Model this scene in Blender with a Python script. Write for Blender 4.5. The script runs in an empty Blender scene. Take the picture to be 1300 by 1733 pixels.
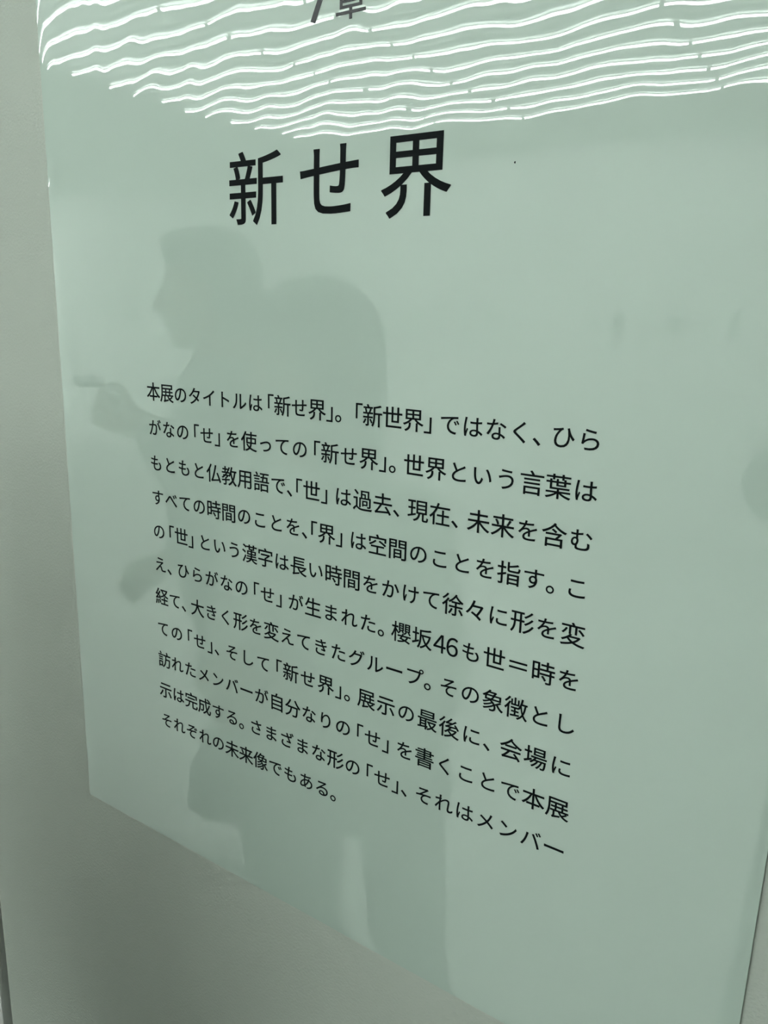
import bpy, bmesh, math, random
from mathutils import Vector, Matrix, noise, Euler
random.seed(7)
SC = bpy.context.scene
C = SC.collection
S = 0.85                      # metres per layout unit of the panel
EYE = 1.5                     # height of the lens

# ------------------------------------------------------------------ camera
YAW, PITCH, ROLL, FPX = 0.5905982, 0.2403747, 0.0277463, 1347.15
fw = Vector((-math.sin(YAW)*math.cos(PITCH), math.cos(YAW)*math.cos(PITCH), -math.sin(PITCH)))
rt0 = Vector((math.cos(YAW), math.sin(YAW), 0)); up0 = rt0.cross(fw)
rt = rt0*math.cos(ROLL) + up0*math.sin(ROLL)
up = -rt0*math.sin(ROLL) + up0*math.cos(ROLL)
CAM = Vector((0, -0.5*S, EYE))
cd = bpy.data.cameras.new('camera'); cam = bpy.data.objects.new('camera', cd); C.objects.link(cam)
m = Matrix((rt, up, -fw)).transposed().to_4x4(); m.translation = CAM
cam.matrix_world = m
cd.sensor_fit = 'HORIZONTAL'; cd.sensor_width = 36; cd.lens = FPX/1300*36
cd.clip_start = 0.003; cd.clip_end = 60
SC.camera = cam
# ------------------------------------------------------------------ world, exposure
w = bpy.data.worlds.new('world'); SC.world = w; w.use_nodes = True
w.node_tree.nodes['Background'].inputs[0].default_value = (0.8, 1, 0.88, 1)
w.node_tree.nodes['Background'].inputs[1].default_value = 0.05
SC.view_settings.view_transform = 'Standard'; SC.view_settings.look = 'None'
SC.view_settings.exposure = 0.82; SC.view_settings.gamma = 1
SC.view_settings.use_curve_mapping = False
TUBE = 11.5                   # radiance of the ceiling tubes
SC.cycles.max_bounces = 8

# ------------------------------------------------------------------ materials
def mat(name, col, rough=0.6, coat=0, ior=1.5, spec=0.5, emit=0, bump=0, bscale=300, mottle=0.03, coat_ior=1.5, coat_rough=0.03, metal=0):
    M = bpy.data.materials.new(name); M.use_nodes = True
    nt = M.node_tree; b = nt.nodes['Principled BSDF']
    b.inputs['Roughness'].default_value = rough
    b.inputs['IOR'].default_value = ior
    b.inputs['Metallic'].default_value = metal
    b.inputs['Specular IOR Level'].default_value = spec
    b.inputs['Coat Weight'].default_value = coat
    b.inputs['Coat IOR'].default_value = coat_ior
    b.inputs['Coat Roughness'].default_value = coat_rough
    tc = nt.nodes.new('ShaderNodeTexCoord')
    n = nt.nodes.new('ShaderNodeTexNoise'); n.inputs['Scale'].default_value = 6; n.inputs['Detail'].default_value = 4
    nt.links.new(tc.outputs['Object'], n.inputs['Vector'])
    r = nt.nodes.new('ShaderNodeValToRGB')
    r.color_ramp.elements[0].position = 0.3; r.color_ramp.elements[1].position = 0.7
    r.color_ramp.elements[0].color = [c*(1-mottle) for c in col] + [1]
    r.color_ramp.elements[1].color = [min(1, c*(1+mottle)) for c in col] + [1]
    nt.links.new(n.outputs['Fac'], r.inputs['Fac']); nt.links.new(r.outputs['Color'], b.inputs['Base Color'])
    if emit:
        b.inputs['Emission Color'].default_value = list(col) + [1]; b.inputs['Emission Strength'].default_value = emit
    if bump:
        n2 = nt.nodes.new('ShaderNodeTexNoise'); n2.inputs['Scale'].default_value = bscale; n2.inputs['Detail'].default_value = 3
        nt.links.new(tc.outputs['Object'], n2.inputs['Vector'])
        bp = nt.nodes.new('ShaderNodeBump'); bp.inputs['Strength'].default_value = 1; bp.inputs['Distance'].default_value = bump
        nt.links.new(n2.outputs['Fac'], bp.inputs['Height']); nt.links.new(bp.outputs['Normal'], b.inputs['Normal'])
    return M
M_wall = mat('wall_paper', (0.63, 0.675, 0.61), 0.75, spec=0.15, bump=0.0006, bscale=420)
M_white = mat('white_paint', (0.88, 0.89, 0.87), 0.8, spec=0.1, bump=0.0004)
M_ceil = mat('ceiling_paint', (0.82, 0.84, 0.81), 0.9, spec=0.05)
M_floor = mat('floor_vinyl', (0.62, 0.63, 0.61), 0.55, spec=0.3)
M_gap = mat('groove_shadow', (0.16, 0.18, 0.15), 0.9, spec=0.05)
M_panel = mat('glossy_sheet', (0.67, 0.795, 0.715), 0.9, spec=0.0, coat=1, coat_ior=1.9, coat_rough=0.003, mottle=0.008)
M_edge = mat('sheet_edge', (0.52, 0.62, 0.55), 0.5, spec=0.3)
M_ink = mat('black_vinyl', (0.006, 0.009, 0.010), 0.45, spec=0.06, mottle=0.1)
M_ink2 = mat('blue_black_vinyl', (0.007, 0.009, 0.013), 0.16, spec=0.25, mottle=0.1)
M_tube = mat('lit_tube', (0.925, 1.0, 0.965), 0.5, emit=TUBE, mottle=0.0)
M_batten = mat('batten_metal', (0.7, 0.72, 0.7), 0.5)
M_faint = mat('grey_marks', (0.28, 0.30, 0.28), 0.8, spec=0.1)

# ------------------------------------------------------------------ helpers
def add(name, verts, faces, material, parent=None, smooth=False):
    me = bpy.data.meshes.new(name); me.from_pydata([tuple(v) for v in verts], [], faces); me.update()
    if material: me.materials.append(material)
    if smooth: me.polygons.foreach_set('use_smooth', [True]*len(me.polygons))
    o = bpy.data.objects.new(name, me); C.objects.link(o)
    if parent: o.parent = parent
    return o
BF = [(0,3,2,1),(4,5,6,7),(0,1,5,4),(1,2,6,5),(2,3,7,6),(3,0,4,7)]
def box(name, lo, hi, material, parent=None, bevel=0):
    (a,b,c),(d,e,f) = lo, hi
    o = add(name, [(a,b,c),(d,b,c),(d,e,c),(a,e,c),(a,b,f),(d,b,f),(d,e,f),(a,e,f)], BF, material, parent)
    if bevel:
        bm = bmesh.new(); bm.from_mesh(o.data)
        bmesh.ops.bevel(bm, geom=bm.edges[:], offset=bevel, segments=2, affect='EDGES', profile=0.7)
        bm.to_mesh(o.data); bm.free()
    return o
def struct(o): o['kind'] = 'structure'; return o
def thing(name, label, cat, loc=(0,0,0), rz=0, group=None):
    o = bpy.data.objects.new(name, None); C.objects.link(o); o.location = loc; o.rotation_euler = (0,0,rz)
    o.empty_display_size = 0.05
    return tag(o, label, cat, group)
def tag(o, label, cat, group=None):
    o['label'] = label; o['category'] = cat
    if group: o['group'] = group
    return o

# ------------------------------------------------------------------ room
H = EYE + 1.257
WX0, WX1, YF = -11.6, 3.4, -5.35
YW = 0.0022                   # face of the wall that carries the panel
GX = -0.975*S                 # joint at the left of the panel
struct(box('wall_back', (GX, YW, 0), (WX1, YW+0.15, H), M_wall, bevel=0.006))
struct(box('trim_1', (GX-0.05, YW+0.012, 0), (GX+0.01, YW+0.14, H), M_gap))
struct(box('wall_back', (WX0, YW-0.002, 0), (GX-0.016, YW+0.15, H), M_white, bevel=0.003))
struct(box('wall_front', (WX0, YF-0.15, 0), (WX1, YF, H), M_white))
struct(box('wall_left', (WX0-0.15, YF-0.15, 0), (WX0, YW+0.15, H), M_white))
struct(box('wall_right', (WX1, YF-0.15, 0), (WX1+0.15, YW+0.15, H), M_white))
struct(box('ceiling', (WX0-0.15, YF-0.15, H), (WX1+0.15, YW+0.15, H+0.1), M_ceil))
struct(box('floor', (WX0-0.15, YF-0.15, -0.1), (WX1+0.15, YW+0.15, 0), M_floor))

# ------------------------------------------------------------------ glossy panel
PX0, PX1 = -0.7399413*S, -0.0380113*S
PZ0, PZ1 = EYE-0.5541283*S, EYE+0.440*S
def wave(x, z):
    h = 1.5e-4*noise.noise(Vector((x*21, z*13, 3.1))) + 1.1e-4*noise.noise(Vector((x*9+4, z*7, 8.7))) + 0.5e-4*noise.noise(Vector((x*50, z*32, 1.3))) + 0.14e-4*noise.noise(Vector((x*120, z*70, 5.3)))
    for d_ in (x-PX0, PX1-x, z-PZ0, PZ1-z):
        h += 2.3e-4*math.exp(-max(d_, 0)/0.0055)
    return h                  # positive = away from the viewer
def ticks(a, b, step):
    t = [a, a+.0008, a+.002, a+.0035, a+.0055, a+.008]
    n = int((b-a-.016)/step)
    t += [a+.008+(b-a-.016)*i/n for i in range(1, n)]
    return t + [b-.008, b-.0055, b-.0035, b-.002, b-.0008, b]
panel = thing('wall_panel', 'glossy pale green wall panel printed with black Japanese title and text', 'panel', ((PX0+PX1)/2, YW, PZ0))
PO = panel.location
def pk(o):                    # keep world placement under the panel's Empty
    o.parent = panel; o.matrix_parent_inverse = Matrix.Identity(4)
    o.data.transform(Matrix.Translation(-PO)); return o
tx, tz = ticks(PX0, PX1, 0.0045), ticks(PZ0, PZ1, 0.006)
nx, nz = len(tx), len(tz)
V = [(x, wave(x, z), z) for z in tz for x in tx]
F = [(j*nx+i, j*nx+i+1, (j+1)*nx+i+1, (j+1)*nx+i) for j in range(nz-1) for i in range(nx-1)]
pk(add('sheet', V, F, M_panel, smooth=True))
rim = [(i, 0) for i in range(nx)] + [(nx-1, j) for j in range(1, nz)] + [(i, nz-1) for i in range(nx-2, -1, -1)] + [(0, j) for j in range(nz-2, 0, -1)]
V = []; F = []; n = len(rim)
for i, j in rim: V += [(tx[i], wave(tx[i], tz[j]), tz[j]), (tx[i], YW-0.0007, tz[j])]
for k in range(n): a, b = 2*k, 2*((k+1) % n); F.append((a, a+1, b+1, b))
F.append(tuple(2*k+1 for k in range(n)))
pk(add('sheet_edge', V, F, M_edge))

# ------------------------------------------------------------------ lettering
cache = {}
def glyph(ch):
    k = ch
    if k in cache: return cache[k]
    c = bpy.data.curves.new('g', 'FONT'); c.body = ch; c.resolution_u = 5
    o = bpy.data.objects.new('g', c); C.objects.link(o); bpy.context.view_layer.update()
    me = bpy.data.meshes.new_from_object(o.evaluated_get(bpy.context.evaluated_depsgraph_get()))
    bm = bmesh.new(); bm.from_mesh(me); bmesh.ops.remove_doubles(bm, verts=bm.verts, dist=1e-5)
    bmesh.ops.triangulate(bm, faces=bm.faces[:])
    vs = [v.co.copy() for v in bm.verts]
    fs = []
    for f in bm.faces:
        ids = [v.index for v in f.verts]
        fs.append(tuple(ids) if f.normal.z > 0 else tuple(reversed(ids)))
    es = [[l.vert.index for l in (e.link_loops[0], e.link_loops[0].link_loop_next)] for e in bm.edges if e.is_boundary and e.link_loops]
    bm.free(); bpy.data.objects.remove(o); bpy.data.curves.remove(c); bpy.data.meshes.remove(me)
    cache[k] = (vs, fs, es)
    return cache[k]
def lettering(name, items, material, bold=0.0, label=None):
    """items: (char, layout x, layout z, em width, em height, anchor: 'em' or 'box')"""
    V = []; F = []
    for ch, X, Z, ex, ey, anchor in items:
        vs, fs, es = glyph(ch)
        if anchor == 'em': cx, cy = 0.5, 0.365
        else:
            xs = [v.x for v in vs]; cx = (min(xs)+max(xs))/2; cy = 0.365
        n = len(vs)
        for q_, (ox, oy) in enumerate([(0, 0)] if not bold else [(-bold*.7, -bold), (bold*.7, bold), (bold*.7, -bold), (-bold*.7, bold)]):
            b = len(V)
            for lay in (0, 1):
                for v in vs:
                    x = (X+(v.x-cx+ox)*ex)*S; z = EYE+(Z+(v.y-cy+oy)*ey)*S
                    V.append((x, wave(x, z) - (0.00024+q_*0.00001 if lay == 0 else 0.00005), z))
            F += [tuple(b+i for i in f) for f in fs]
            F += [(b+q, b+p, b+n+p, b+n+q) for p, q in es]
    o = pk(add(name, V, F, material))
    if label: o['label'] = label
    return o
EB = (0.0192, 0.0183)
# rows of body text; numbers are the visual centres in cells measured from the first sign
PU = '「」。、'
def adv(a, b):
    la = a in PU; lb = b in PU
    if not la and not lb: return 1.0
    if not la and b == '「': return 0.96
    if a == '「': return 0.69
    if not la and b == '」': return 0.69
    if not la and b in '、。': return 0.66
    if a == '」' and b in '。、': return 0.47
    if a == '」': return 1.0
    if a == '。' and b == '「': return 1.10
    if a == '、' and b == '「': return 0.55
    if a in '。、': return 1.01
    return 1.0
ROWS = ['本展のタイトルは「新せ界」。「新世界」ではなく、ひら',
        'がなの「せ」を使っての「新せ界」。世界という言葉は',
        'もともと仏教用語で、「世」は過去、現在、未来を含む',
        'すべての時間のことを、「界」は空間のことを指す。こ',
        'の「世」という漢字は長い時間をかけて徐々に形を変',
        'え、ひらがなの「せ」が生まれた。櫻坂46も世＝時を',
        '経て、大きく形を変えてきたグループ。その象徴とし',
        'ての「せ」、そして「新せ界」。展示の最後に、会場に',
        '訪れたメンバーが自分なりの「せ」を書くことで本展',
        '示は完成する。さまざまな形の「せ」、それはメンバー',
        'それぞれの未来像でもある。']
XL, XR, ZL, PITCHZ = -0.5985411, -0.1758377, -0.0740128, 0.0338386
for r, row in enumerate(ROWS):
    pos = [0.0]
    for a, b in zip(row, row[1:]):
        d_ = adv(a, b)
        if a+b == '坂4': d_ = 0.83
        elif a+b == '46': d_ = 0.575
        elif a+b == '6も': d_ = 0.84
        pos.append(pos[-1]+d_)
    cell = (XR-XL)/pos[-1] if r < 10 else (-0.38128-XL)/pos[-1]
    it = []
    for ch, p_ in zip(row, pos):
        e = EB
        if ch in '46': e = (0.0188, 0.0200)
        elif 'ぁ' <= ch <= 'ヿ' and ch != 'ー': e = (EB[0]*.92, EB[1]*.91)
        if ch in '46': ch = {'4': '４', '6': '６'}[ch]
        it.append((ch, XL+p_*cell, ZL-r*PITCHZ-0, e[0], e[1], 'box' if ch in PU+'４６' else 'em'))
    lettering('text_line', it, M_ink, 0.0045)
for ch, X, Z in (('新', -0.4668, 0.0953), ('せ', -0.3922, 0.0972), ('界', -0.3169, 0.0957)):
    lettering('title_character', [(ch, X, Z, 0.0622, 0.0600, 'em')], M_ink, 0.005, 'one of the three large black title characters')
lettering('chapter_number', [('7', -0.4030, 0.2196, 0.044, 0.0405, 'box')], M_ink2, 0.004, 'black slanting figure seven above the title')
lettering('chapter_character', [('章', -0.3748, 0.2150, 0.0285, 0.0285, 'em')], M_ink2, 0.006, 'small black character above the title')
sx, sz = -0.2414*S, EYE+0.0984*S
pk(add('speck', [(sx+.0005*math.cos(a*1.05)*(1.2 if a % 2 else .8), wave(sx, sz)-.0002, sz+.0007*math.sin(a*1.05)) for a in range(6)], [tuple(range(6))], M_ink))['label'] = 'tiny dark speck on the sheet'

# ------------------------------------------------------------------ ceiling tubes
segs = [(-3.285*1.257, -2.31*1.257), (-2.31*1.257, -1.835*1.257), (-1.835*1.257, -0.888*1.257), (-0.888*1.257, 0.06*1.257)]
def cyl_x(x0, x1, y, z, r, n=10):
    V = []; F = []
    for x in (x0, x1):
        V += [(x, y+r*math.cos(2*math.pi*k/n), z+r*math.sin(2*math.pi*k/n)) for k in range(n)]
    F = [(k, (k+1) % n, n+(k+1) % n, n+k) for k in range(n)] + [tuple(reversed(range(n))), tuple(range(n, 2*n))]
    return V, F
def make_tube(L):
    t = thing('ceiling_tube_light', 'white tube light', 'light')
    V, F = cyl_x(-L/2+.007, L/2-.007, 0, -0.030, 0.0048); add('tube', V, F, M_tube, t, True)
    for s in (-1, 1):
        V, F = cyl_x(s*(L/2-.005)-.004, s*(L/2-.005)+.004, 0, -0.030, 0.0095); add('end_cap', V, F, M_batten, t)
    box('batten', (-L/2+.006, -.017, -.0165), (L/2-.006, .017, 0), M_batten, t)
    return t
protos = {}
NAMES = ['leftmost', 'short', 'middle', 'rightmost']
ORD = ['first', 'second', 'third', 'fourth', 'fifth', 'sixth', 'seventh', 'eighth', 'ninth', 'tenth', 'eleventh', 'twelfth', 'thirteenth', 'fourteenth', 'fifteenth', 'sixteenth', 'seventeenth', 'eighteenth']
NR = 14
for k in range(NR):
    y = -(3.835-0.1632*k)*1.257 + 0.5*S
    for i, (a, b) in enumerate(segs):
        L = b-a-0.004
        key = round(L, 2)
        if key not in protos: protos[key] = t = make_tube(L)
        else:
            src = protos[key]; t = src.copy(); C.objects.link(t)
            for ch in src.children:
                c2 = ch.copy(); C.objects.link(c2); c2.parent = t
        t.location = ((a+b)/2, y, H)
        t['label'] = '%s lit ceiling tube in the %s row from the opposite wall' % (NAMES[i], ORD[k])
        t['group'] = 'parallel tube lights on the ceiling'

# added fill tubes to brighten the left side, beyond what the panel mirrors
for k in range(18):
    for i in range(3):
        L = segs[0][1]-segs[0][0]-0.004; src = protos[round(L, 2)]
        t = src.copy(); C.objects.link(t)
        for ch in src.children:
            c2 = ch.copy(); C.objects.link(c2); c2.parent = t
        t.location = (-11.45+i*1.21+.6, -4.4+k*.235, H)
        t['label'] = '%s lit tube in the %s row of the added unseen left-hand fill bay' % (('leftmost', 'middle', 'rightmost')[i], ORD[k])
        t['group'] = 'added fill tubes of the left-hand bay'

# ------------------------------------------------------------------ faint marks on the opposite wall
let = thing('wall_lettering', 'faint grey lettering band at eye level on the opposite white wall', 'lettering', (0, YF+0.004, EYE))
x = -7.9
while x < -1.0:
    if random.random() < 0.72:
        V = []; F = []
        s = 0.075
        for q_ in range(random.randint(2, 4)):
            if random.random() < .5: a = (random.uniform(-s, s*.6), -s if q_ % 2 else s*.6); ww, hh = .018, random.uniform(.07, .13)
            else: a = (-s, random.uniform(-s, s*.8)); ww, hh = random.uniform(.08, .14), .016
            b = len(V); X0, Z0 = x+a[0], max(-s, min(a[1], s-hh)); X1, Z1 = X0+ww, Z0+hh
            V += [(X0,-.004,Z0),(X1,-.004,Z0),(X1,.004,Z0),(X0,.004,Z0),(X0,-.004,Z1),(X1,-.004,Z1),(X1,.004,Z1),(X0,.004,Z1)]
            F += [tuple(b+i for i in f) for f in BF]
        add('letter', V, F, M_faint, let)
    x += 0.24

# ------------------------------------------------------------------ people
M_skin = mat('skin', (0.30, 0.19, 0.14), 0.5, spec=0.3)
M_hair = mat('dark_hair', (0.020, 0.017, 0.015), 0.5, spec=0.3, bump=0.001, bscale=80)
M_black = mat('black_cloth', (0.03, 0.033, 0.036), 0.85, spec=0.1, bump=0.001, bscale=150)
M_navy = mat('dark_trousers', (0.035, 0.04, 0.045), 0.85, spec=0.1, bump=0.001, bscale=150)
M_shirt = mat('light_shirt', (0.62, 0.65, 0.60), 0.85, spec=0.1, bump=0.001, bscale=150)
M_grey = mat('grey_cloth', (0.16, 0.17, 0.17), 0.85, spec=0.1, bump=0.001, bscale=150)
M_phone = mat('phone_black', (0.02, 0.02, 0.022), 0.25)
M_shoe = mat('dark_shoe', (0.05, 0.05, 0.05), 0.6)

def ico(bm, c, r, sub=2, rot=None):
    if not hasattr(r, '__len__'): r = (r, r, r)
    M_ = Matrix.Translation(Vector(c)) @ (rot.to_matrix().to_4x4() if rot else Matrix.Identity(4)) @ Matrix.Diagonal((r[0], r[1], r[2], 1))
    bmesh.ops.create_icosphere(bm, subdivisions=sub, radius=1, matrix=M_)
def chain(bm, pts, sub=2):
    """pts: (position, radius) - round cones joined at spheres"""
    for (p, r) in pts: ico(bm, p, r, sub)
    for (p, r), (q, s) in zip(pts, pts[1:]):
        p = Vector(p); q = Vector(q); d_ = q-p
        if d_.length < 1e-5: continue
        M_ = Matrix.Translation((p+q)/2) @ d_.to_track_quat('Z', 'Y').to_matrix().to_4x4()
        bmesh.ops.create_cone(bm, cap_ends=True, segments=16, radius1=r*.995, radius2=s*.995, depth=d_.length, matrix=M_)
def loft(bm, rings, n=24):
    """rings: (centre, half width x, half depth y) stacked bottom to top"""
    R_ = []
    for c, a, b in rings:
        R_.append([bm.verts.new((c[0]+a*math.cos(2*math.pi*k/n), c[1]+b*math.sin(2*math.pi*k/n), c[2])) for k in range(n)])
    for A, B in zip(R_, R_[1:]):
        for k in range(n): bm.faces.new((A[k], A[(k+1) % n], B[(k+1) % n], B[k]))
    bm.faces.new(list(reversed(R_[0]))); bm.faces.new(R_[-1])
def solid(name, build, material, parent, voxel=0.008, smooth=2):
    bm = bmesh.new(); build(bm)
    me = bpy.data.meshes.new(name); bm.to_mesh(me); bm.free()
    o = bpy.data.objects.new(name, me); C.objects.link(o)
    r = o.modifiers.new('r', 'REMESH'); r.mode = 'VOXEL'; r.voxel_size = voxel; r.use_smooth_shade = True
    s = o.modifiers.new('s', 'SMOOTH'); s.factor = 0.5; s.iterations = smooth
    bpy.context.view_layer.update()
    m2 = bpy.data.meshes.new_from_object(o.evaluated_get(bpy.context.evaluated_depsgraph_get()))
    o.modifiers.clear(); o.data = m2; m2.name = name; m2.materials.clear(); m2.materials.append(material)
    m2.polygons.foreach_set('use_smooth', [True]*len(m2.polygons))
    o.parent = parent
    return o
def V3(*a): return Vector(a)

def head(bm, c, fwd=V3(0,1,0), tilt=0.0, k=1.0):
    """c: centre of the skull; faces +y of the figure, pitched down by tilt"""
    R_ = Matrix.Rotation(-tilt, 3, 'X')
    P = lambda x, y, z: Vector(c) + R_ @ Vector((x*k, y*k, z*k))
    rot = Euler((-tilt, 0, 0))
    ico(bm, P(0, -.012, .022), (.075*k, .094*k, .090*k), 3, rot)
    ico(bm, P(0, .022, -.03), (.064*k, .070*k, .080*k), 3, rot)
    chain(bm, [(P(0, .062, -.098), .022*k), (P(.03, .03, -.088), .02*k), (P(.055, -.01, -.06), .018*k)])
    chain(bm, [(P(0, .062, -.098), .022*k), (P(-.03, .03, -.088), .02*k), (P(-.055, -.01, -.06), .018*k)])
    chain(bm, [(P(0, .086, .012), .010*k), (P(0, .104, -.026), .0125*k)])             # nose
    for s in (-1, 1):
        ico(bm, P(s*.011, .098, -.031), .009*k)
        ico(bm, P(s*.030, .074, .016), (.017*k, .014*k, .009*k), 2, rot)              # brow
        ico(bm, P(s*.030, .078, .000), .0105*k)                                       # eye lid
        ico(bm, P(s*.078, -.008, -.010), (.009*k, .018*k, .030*k), 2, rot)            # ear
    ico(bm, P(0, .090, -.058), (.024*k, .010*k, .0065*k), 2, rot)                      # lips
    ico(bm, P(0, .088, -.069), (.020*k, .010*k, .0065*k), 2, rot)
    chain(bm, [(P(0, -.012, -.05), .054*k), (Vector(c)+V3(0, -.035, -.17), .056*k)])
    return P
def hand(bm, wrist, d, palm_n, side, curl=0.6, k=1.0):
    """d: pointing direction, palm_n: palm normal, side +1/-1 decides the thumb side"""
    d = Vector(d).normalized(); nrm = Vector(palm_n); nrm = (nrm - d*nrm.dot(d)).normalized(); l = d.cross(nrm)*side
    w_ = Vector(wrist)
    chain(bm, [(w_, .026*k), (w_+d*.03, .022*k)])
    for t in (-.028, -.010, .010, .028):
        chain(bm, [(w_+d*.015+l*t*.6, .0145*k), (w_+d*.085+l*t, .0125*k)])
    for t, L in ((-.031, .062), (-.0105, .078), (.0105, .084), (.031, .074)):
        p = w_+d*.088+l*t*1.05; a = 0.0; pts = [(p, .0088*k)]
        for s_, r in ((.45, .0082), (.32, .0076), (.23, .0068)):
            a += curl; p = p+(d*math.cos(a)+nrm*math.sin(a))*L*s_; pts.append((p, r*k))
        chain(bm, pts)
    q = w_+d*.03+l*.026
    chain(bm, [(q, .0145*k), (q+d*.026+l*.022+nrm*.012, .0115*k), (q+d*.052+l*.026+nrm*.026, .0098*k), (q+d*.072+l*.022+nrm*.034, .0085*k)])
def shoe(name, x, y, heading, parent, long=.13):
    def b(bm):
        c, s = math.cos(heading), math.sin(heading)
        T = lambda u, v, z: V3(x+u*c-v*s, y+u*s+v*c, z)
        chain(bm, [(T(0, -.06, .040), .038), (T(0, .03, .036), .040), (T(.004, long, .030), .028)])
        chain(bm, [(T(0, -.05, .05), .040), (T(0, -.045, .09), .042)])
        bmesh.ops.create_cube(bm, size=1, matrix=Matrix.Translation(T(0, .045, .009)) @ Matrix.Rotation(heading, 4, 'Z') @ Matrix.Diagonal((.078, .25, .018, 1)))
    return solid(name, b, M_shoe, parent, .006)

def person(label, loc, heading, J, mats, group=None, eye_d=0):
    """J: joints in the figure's own frame (x right, y forward, z up)"""
    t = thing('person', label, 'person', loc, heading)
    hc, neck, tilt = J['head'], J['neck'], J.get('tilt', 0)
    def body(bm):
        head(bm, hc, tilt=tilt, k=J.get('hk', 1))
        chain(bm, [(neck, .056), (V3(*neck)+V3(0, -.01, -.07), .07)])
        loft(bm, [(r[0], r[1]*.86, r[2]*.84) for r in J['torso']])
        for s in ('l', 'r'):
            A = J['arm_'+s]; sg = -1 if s == 'l' else 1
            chain(bm, [(A[0], .048), (A[1], .038), (A[2], .026)])
            hand(bm, A[2], A[3], A[4], J.get('thumb_'+s, sg), J.get('curl', .5))
            B = J['leg_'+s]
            lw = J.get('leg_w', (.100, .078, .066)); chain(bm, [(B[0], lw[0]*.78), (B[1], lw[1]*.72), (B[2], .036)])
    solid('body', body, M_skin, t, .0055, 2)
    def top(bm):
        loft(bm, J['torso'])
        for s in ('l', 'r'):
            A = J['arm_'+s]; e = V3(*A[1]); w_ = V3(*A[2]); k_ = J.get('sleeve', .85)
            sw = J.get('sleeve_w', 1.0)
            chain(bm, [(A[0], .061), (V3(*A[0]).lerp(e, .5), .057*sw), (e, .052*sw), (e.lerp(w_, k_), .043*sw)])
    solid('shirt', top, mats['top'], t, .009, 3)
    def low(bm):
        h = J['hip']
        loft(bm, J['hips'])
        for s in ('l', 'r'):
            B = J['leg_'+s]; wd = J.get('leg_w', (.100, .078, .066))
            a, k_, f = V3(*B[0]), V3(*B[1]), V3(*B[2])
            chain(bm, [(a, wd[0]), (a.lerp(k_, .5), (wd[0]+wd[1])/2), (k_, wd[1]), (k_.lerp(f, .5), (wd[1]+wd[2])/2), (f, wd[2])], 3)
    solid('trousers', low, mats['low'], t, .009, 3)
    for s in ('l', 'r'):
        f = J['leg_'+s][2]; shoe('shoe', f[0], f[1]+.01, 0, t)
    solid('hair', lambda bm: J['hair'](bm), mats.get('hair', M_hair), t, .0065, 2)
    # eyes
    R_ = Matrix.Rotation(-tilt, 3, 'X')
    for s in (-1, 1):
        bm = bmesh.new(); ico(bm, V3(*hc)+R_ @ V3(s*.030, .086, .001), (.009, .004, .0045), 2)
        me = bpy.data.meshes.new('eye'); bm.to_mesh(me); bm.free(); me.materials.append(M_hair)
        o = bpy.data.objects.new('eye', me); C.objects.link(o); o.parent = t
    return t
def phone(label, centre, right, upv, k=1.0):
    r = Vector(right).normalized(); u = Vector(upv).normalized(); f = r.cross(u)
    t = thing('smartphone', label, 'phone', centre)
    t.rotation_euler = Matrix((r, u, f)).transposed().to_euler()
    box('case', (-.036, -.074, -.0038), (.036, .074, .0038), M_phone, t, .003)
    box('screen', (-.033, -.071, .0038), (.033, .071, .0044), M_phone, t)
    return t

# ---- person A: farther figure in profile, holding a phone up
def hairA(bm):
    c = V3(0, .03, 1.545)
    ico(bm, c+V3(0, -.030, .038), (.086, .100, .092), 3)
    ico(bm, c+V3(0, -.055, -.03), (.080, .072, .085), 3)
    ico(bm, c+V3(0, .035, .072), (.070, .062, .048), 3)
JA = dict(head=(0, .03, 1.545), neck=(0, -.02, 1.42), tilt=.10, hk=1.0,
    torso=[((0,-.06,.68), .17, .11), ((0,-.03,.85), .18, .125), ((0,.0,1.0), .175, .125), ((0,.0,1.15), .18, .125), ((0,0,1.27), .19, .120), ((0,-.01,1.35), .17, .095), ((0,-.015,1.41), .09, .07)],
    arm_l=[(-.18, 0, 1.34), (-.24, -.03, 1.09), (-.17, .12, .90), V3(0, .7, -.4), V3(1, 0, 0)],
    arm_r=[(.18, 0, 1.34), (.22, .03, 1.11), (.07, .15, 1.265), V3(-.1, .9, .25), V3(-.8, .1, .5)],
    leg_l=[(-.085, -.05, .86), (-.09, -.09, .47), (-.09, -.18, .09)],
    leg_r=[(.085, -.05, .86), (.09, -.06, .47), (.09, -.10, .09)],
    hip=0, hips=[((0,-.05,.78), .16, .11), ((0,-.04,.88), .165, .12), ((0,-.01,.98), .15, .11)],
    hair=hairA, sleeve_w=1.05)
AX, AY, AH = -1.272, -.826, math.radians(42)
pA = person('person in dark coat seen in profile, raising a phone in one hand', (AX, AY, 0), AH, JA, dict(top=M_black, low=M_black))
def loc2w(loc, h, p): return Vector(loc) + Matrix.Rotation(h, 3, 'Z') @ Vector(p)
pa = loc2w((AX, AY, 0), AH, (.015, .235, 1.325))
phone('black phone held up by the person in the dark coat', pa, Matrix.Rotation(AH, 3, 'Z') @ V3(1, 0, 0), Matrix.Rotation(AH, 3, 'Z') @ V3(0, .86, .5))

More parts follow.
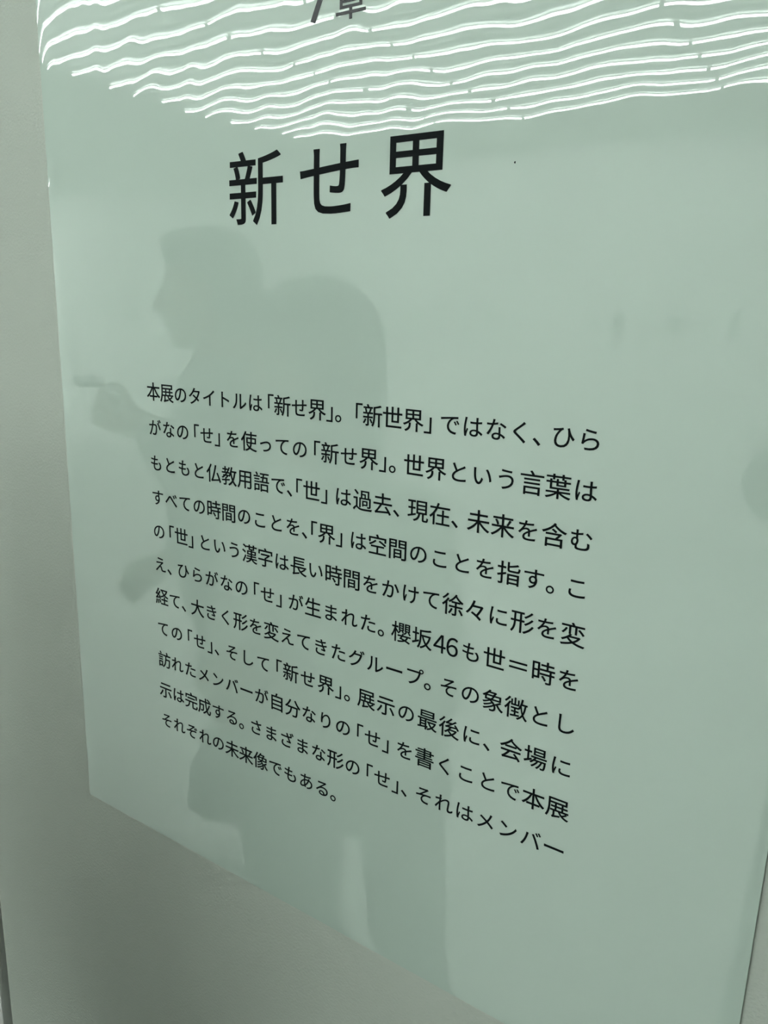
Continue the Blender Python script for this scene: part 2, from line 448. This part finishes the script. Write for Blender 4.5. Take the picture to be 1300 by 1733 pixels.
# bag hanging at knee height beside A
bag = thing('tote_bag', 'dark cloth tote bag hanging at knee height beside the person in the dark coat', 'bag', tuple(loc2w((AX, AY, 0), AH, (-.23, -.05, .13))), math.radians(132))
def bagb(bm): loft(bm, [((0,0,0), .13, .05), ((0,0,.03), .15, .06), ((0,0,.17), .145, .05), ((0,0,.27), .13, .02)])
solid('bag_body', bagb, M_grey, bag, .008)
for s in (-.03, .03):
    def hb(bm, s=s): chain(bm, [(V3(-.075, s*.4, .25), .007), (V3(.04, s*.4-.015, .84), .007), (V3(.055, -.02, .885), .008), (V3(.075, s*.4-.025, .84), .007), (V3(.085, s*.4, .25), .007)])
    solid('handle', hb, M_grey, bag, .004)

# ---- person B: nearer figure with long hair and pale shirt, facing the panel
def hairB(bm):
    c = V3(-.038, .0, 1.435)
    ico(bm, c+V3(0, -.018, .028), (.077, .098, .095), 3)
    loft(bm, [(c+V3(0,-.055,-.18), .062, .030), (c+V3(0,-.050,-.12), .080, .05), (c+V3(0,-.042,-.05), .082, .060), (c+V3(0,-.03,.02), .080, .08)])
    for s in (-1, 1): chain(bm, [(c+V3(s*.060, .02, .03), .026), (c+V3(s*.072, .015, -.04), .021), (c+V3(s*.074, .03, -.12), .018), (c+V3(s*.066, .04, -.16), .010)])
    chain(bm, [(c+V3(-.045, .06, .07), .026), (c+V3(.045, .06, .07), .026)])
JB = dict(head=(-.038, .0, 1.435), neck=(-.025, -.03, 1.31), tilt=.05, hk=.92,
    torso=[((.03,0,.92), .175, .13), ((.02,0,1.0), .165, .12), ((0.01,-.0,1.1), .155, .11), ((-.015,-.01,1.18), .155, .11), ((-.02,-.02,1.25), .150, .085), ((-.025,-.025,1.30), .08, .06)],
    arm_l=[(-.165, -.02, 1.245), (-.215, -.03, 1.01), (-.11, .12, .99), V3(.8, .4, .1), V3(0, -1, 0)],
    arm_r=[(.125, -.02, 1.235), (.165, -.03, 1.03), (.12, .12, 1.02), V3(-.8, .4, .1), V3(0, -1, 0)],
    leg_l=[(-.045, -.0, .84), (-.028, .01, .45), (-.030, -.01, .09)],
    leg_r=[(.155, -.0, .84), (.192, .01, .45), (.196, -.01, .09)],
    hip=0, hips=[((.05,0,.83), .155, .10), ((.05,0,.88), .170, .118), ((.035,0,.95), .155, .11)],
    hair=hairB, sleeve_w=1.05, leg_w=(.060, .046, .044))
BX, BY, BH = -.655, -.415, math.radians(8)
pB = person('person with long dark hair, pale shirt and dark trousers facing the panel', (BX, BY, 0), BH, JB, dict(top=M_shirt, low=M_navy))

# ---- photographer
def hairC(bm):
    c = V3(0, .03, 1.56)
    ico(bm, c+V3(0, -.028, .035), (.085, .100, .092), 3)
    ico(bm, c+V3(0, -.055, -.03), (.079, .070, .080), 3)
CX, CY, CH = .100, -.87, math.radians(12)
iv = lambda p: Matrix.Rotation(-CH, 3, 'Z') @ (Vector(p)-Vector((CX, CY, 0)))
pcen = CAM - fw*0.010 - up*0.045 + rt*0.020
pr_, pl_ = iv(pcen + rt*0.062 - up*.110 - fw*.030), iv(pcen - rt*0.062 - up*.110 - fw*.030)
JC = dict(head=(0, .03, 1.56), neck=(0, -.02, 1.43), tilt=.05,
    torso=[((0,0,.86), .165, .115), ((0,0,1.0), .155, .115), ((0,0,1.15), .165, .12), ((0,0,1.28), .18, .115), ((0,-.01,1.37), .16, .09), ((0,-.015,1.42), .08, .065)],
    arm_l=[(-.175, 0, 1.355), (-.225, .13, 1.285), tuple(pl_), Matrix.Rotation(-CH, 3, 'Z') @ (up*.9+fw*.15), Matrix.Rotation(-CH, 3, 'Z') @ rt],
    arm_r=[(.175, 0, 1.355), (.215, .10, 1.16), tuple(pr_), Matrix.Rotation(-CH, 3, 'Z') @ (up*.9+fw*.15), Matrix.Rotation(-CH, 3, 'Z') @ (-rt)],
    thumb_l=-1, thumb_r=1, curl=.35,
    leg_l=[(-.085, 0, .84), (-.125, .03, .47), (-.165, -.01, .09)],
    leg_r=[(.085, 0, .84), (.10, .02, .47), (.12, -.01, .09)],
    hip=0, hips=[((0,0,.76), .15, .105), ((0,0,.86), .165, .115), ((0,0,.96), .15, .11)],
    hair=hairC, sleeve=.6, leg_w=(.098, .085, .090))
pC = person('photographer in grey shirt and dark loose trousers holding a phone in both hands', (CX, CY, 0), CH, JC, dict(top=M_grey, low=M_navy))
phone('black phone held in both hands by the photographer', pcen, -rt, up)
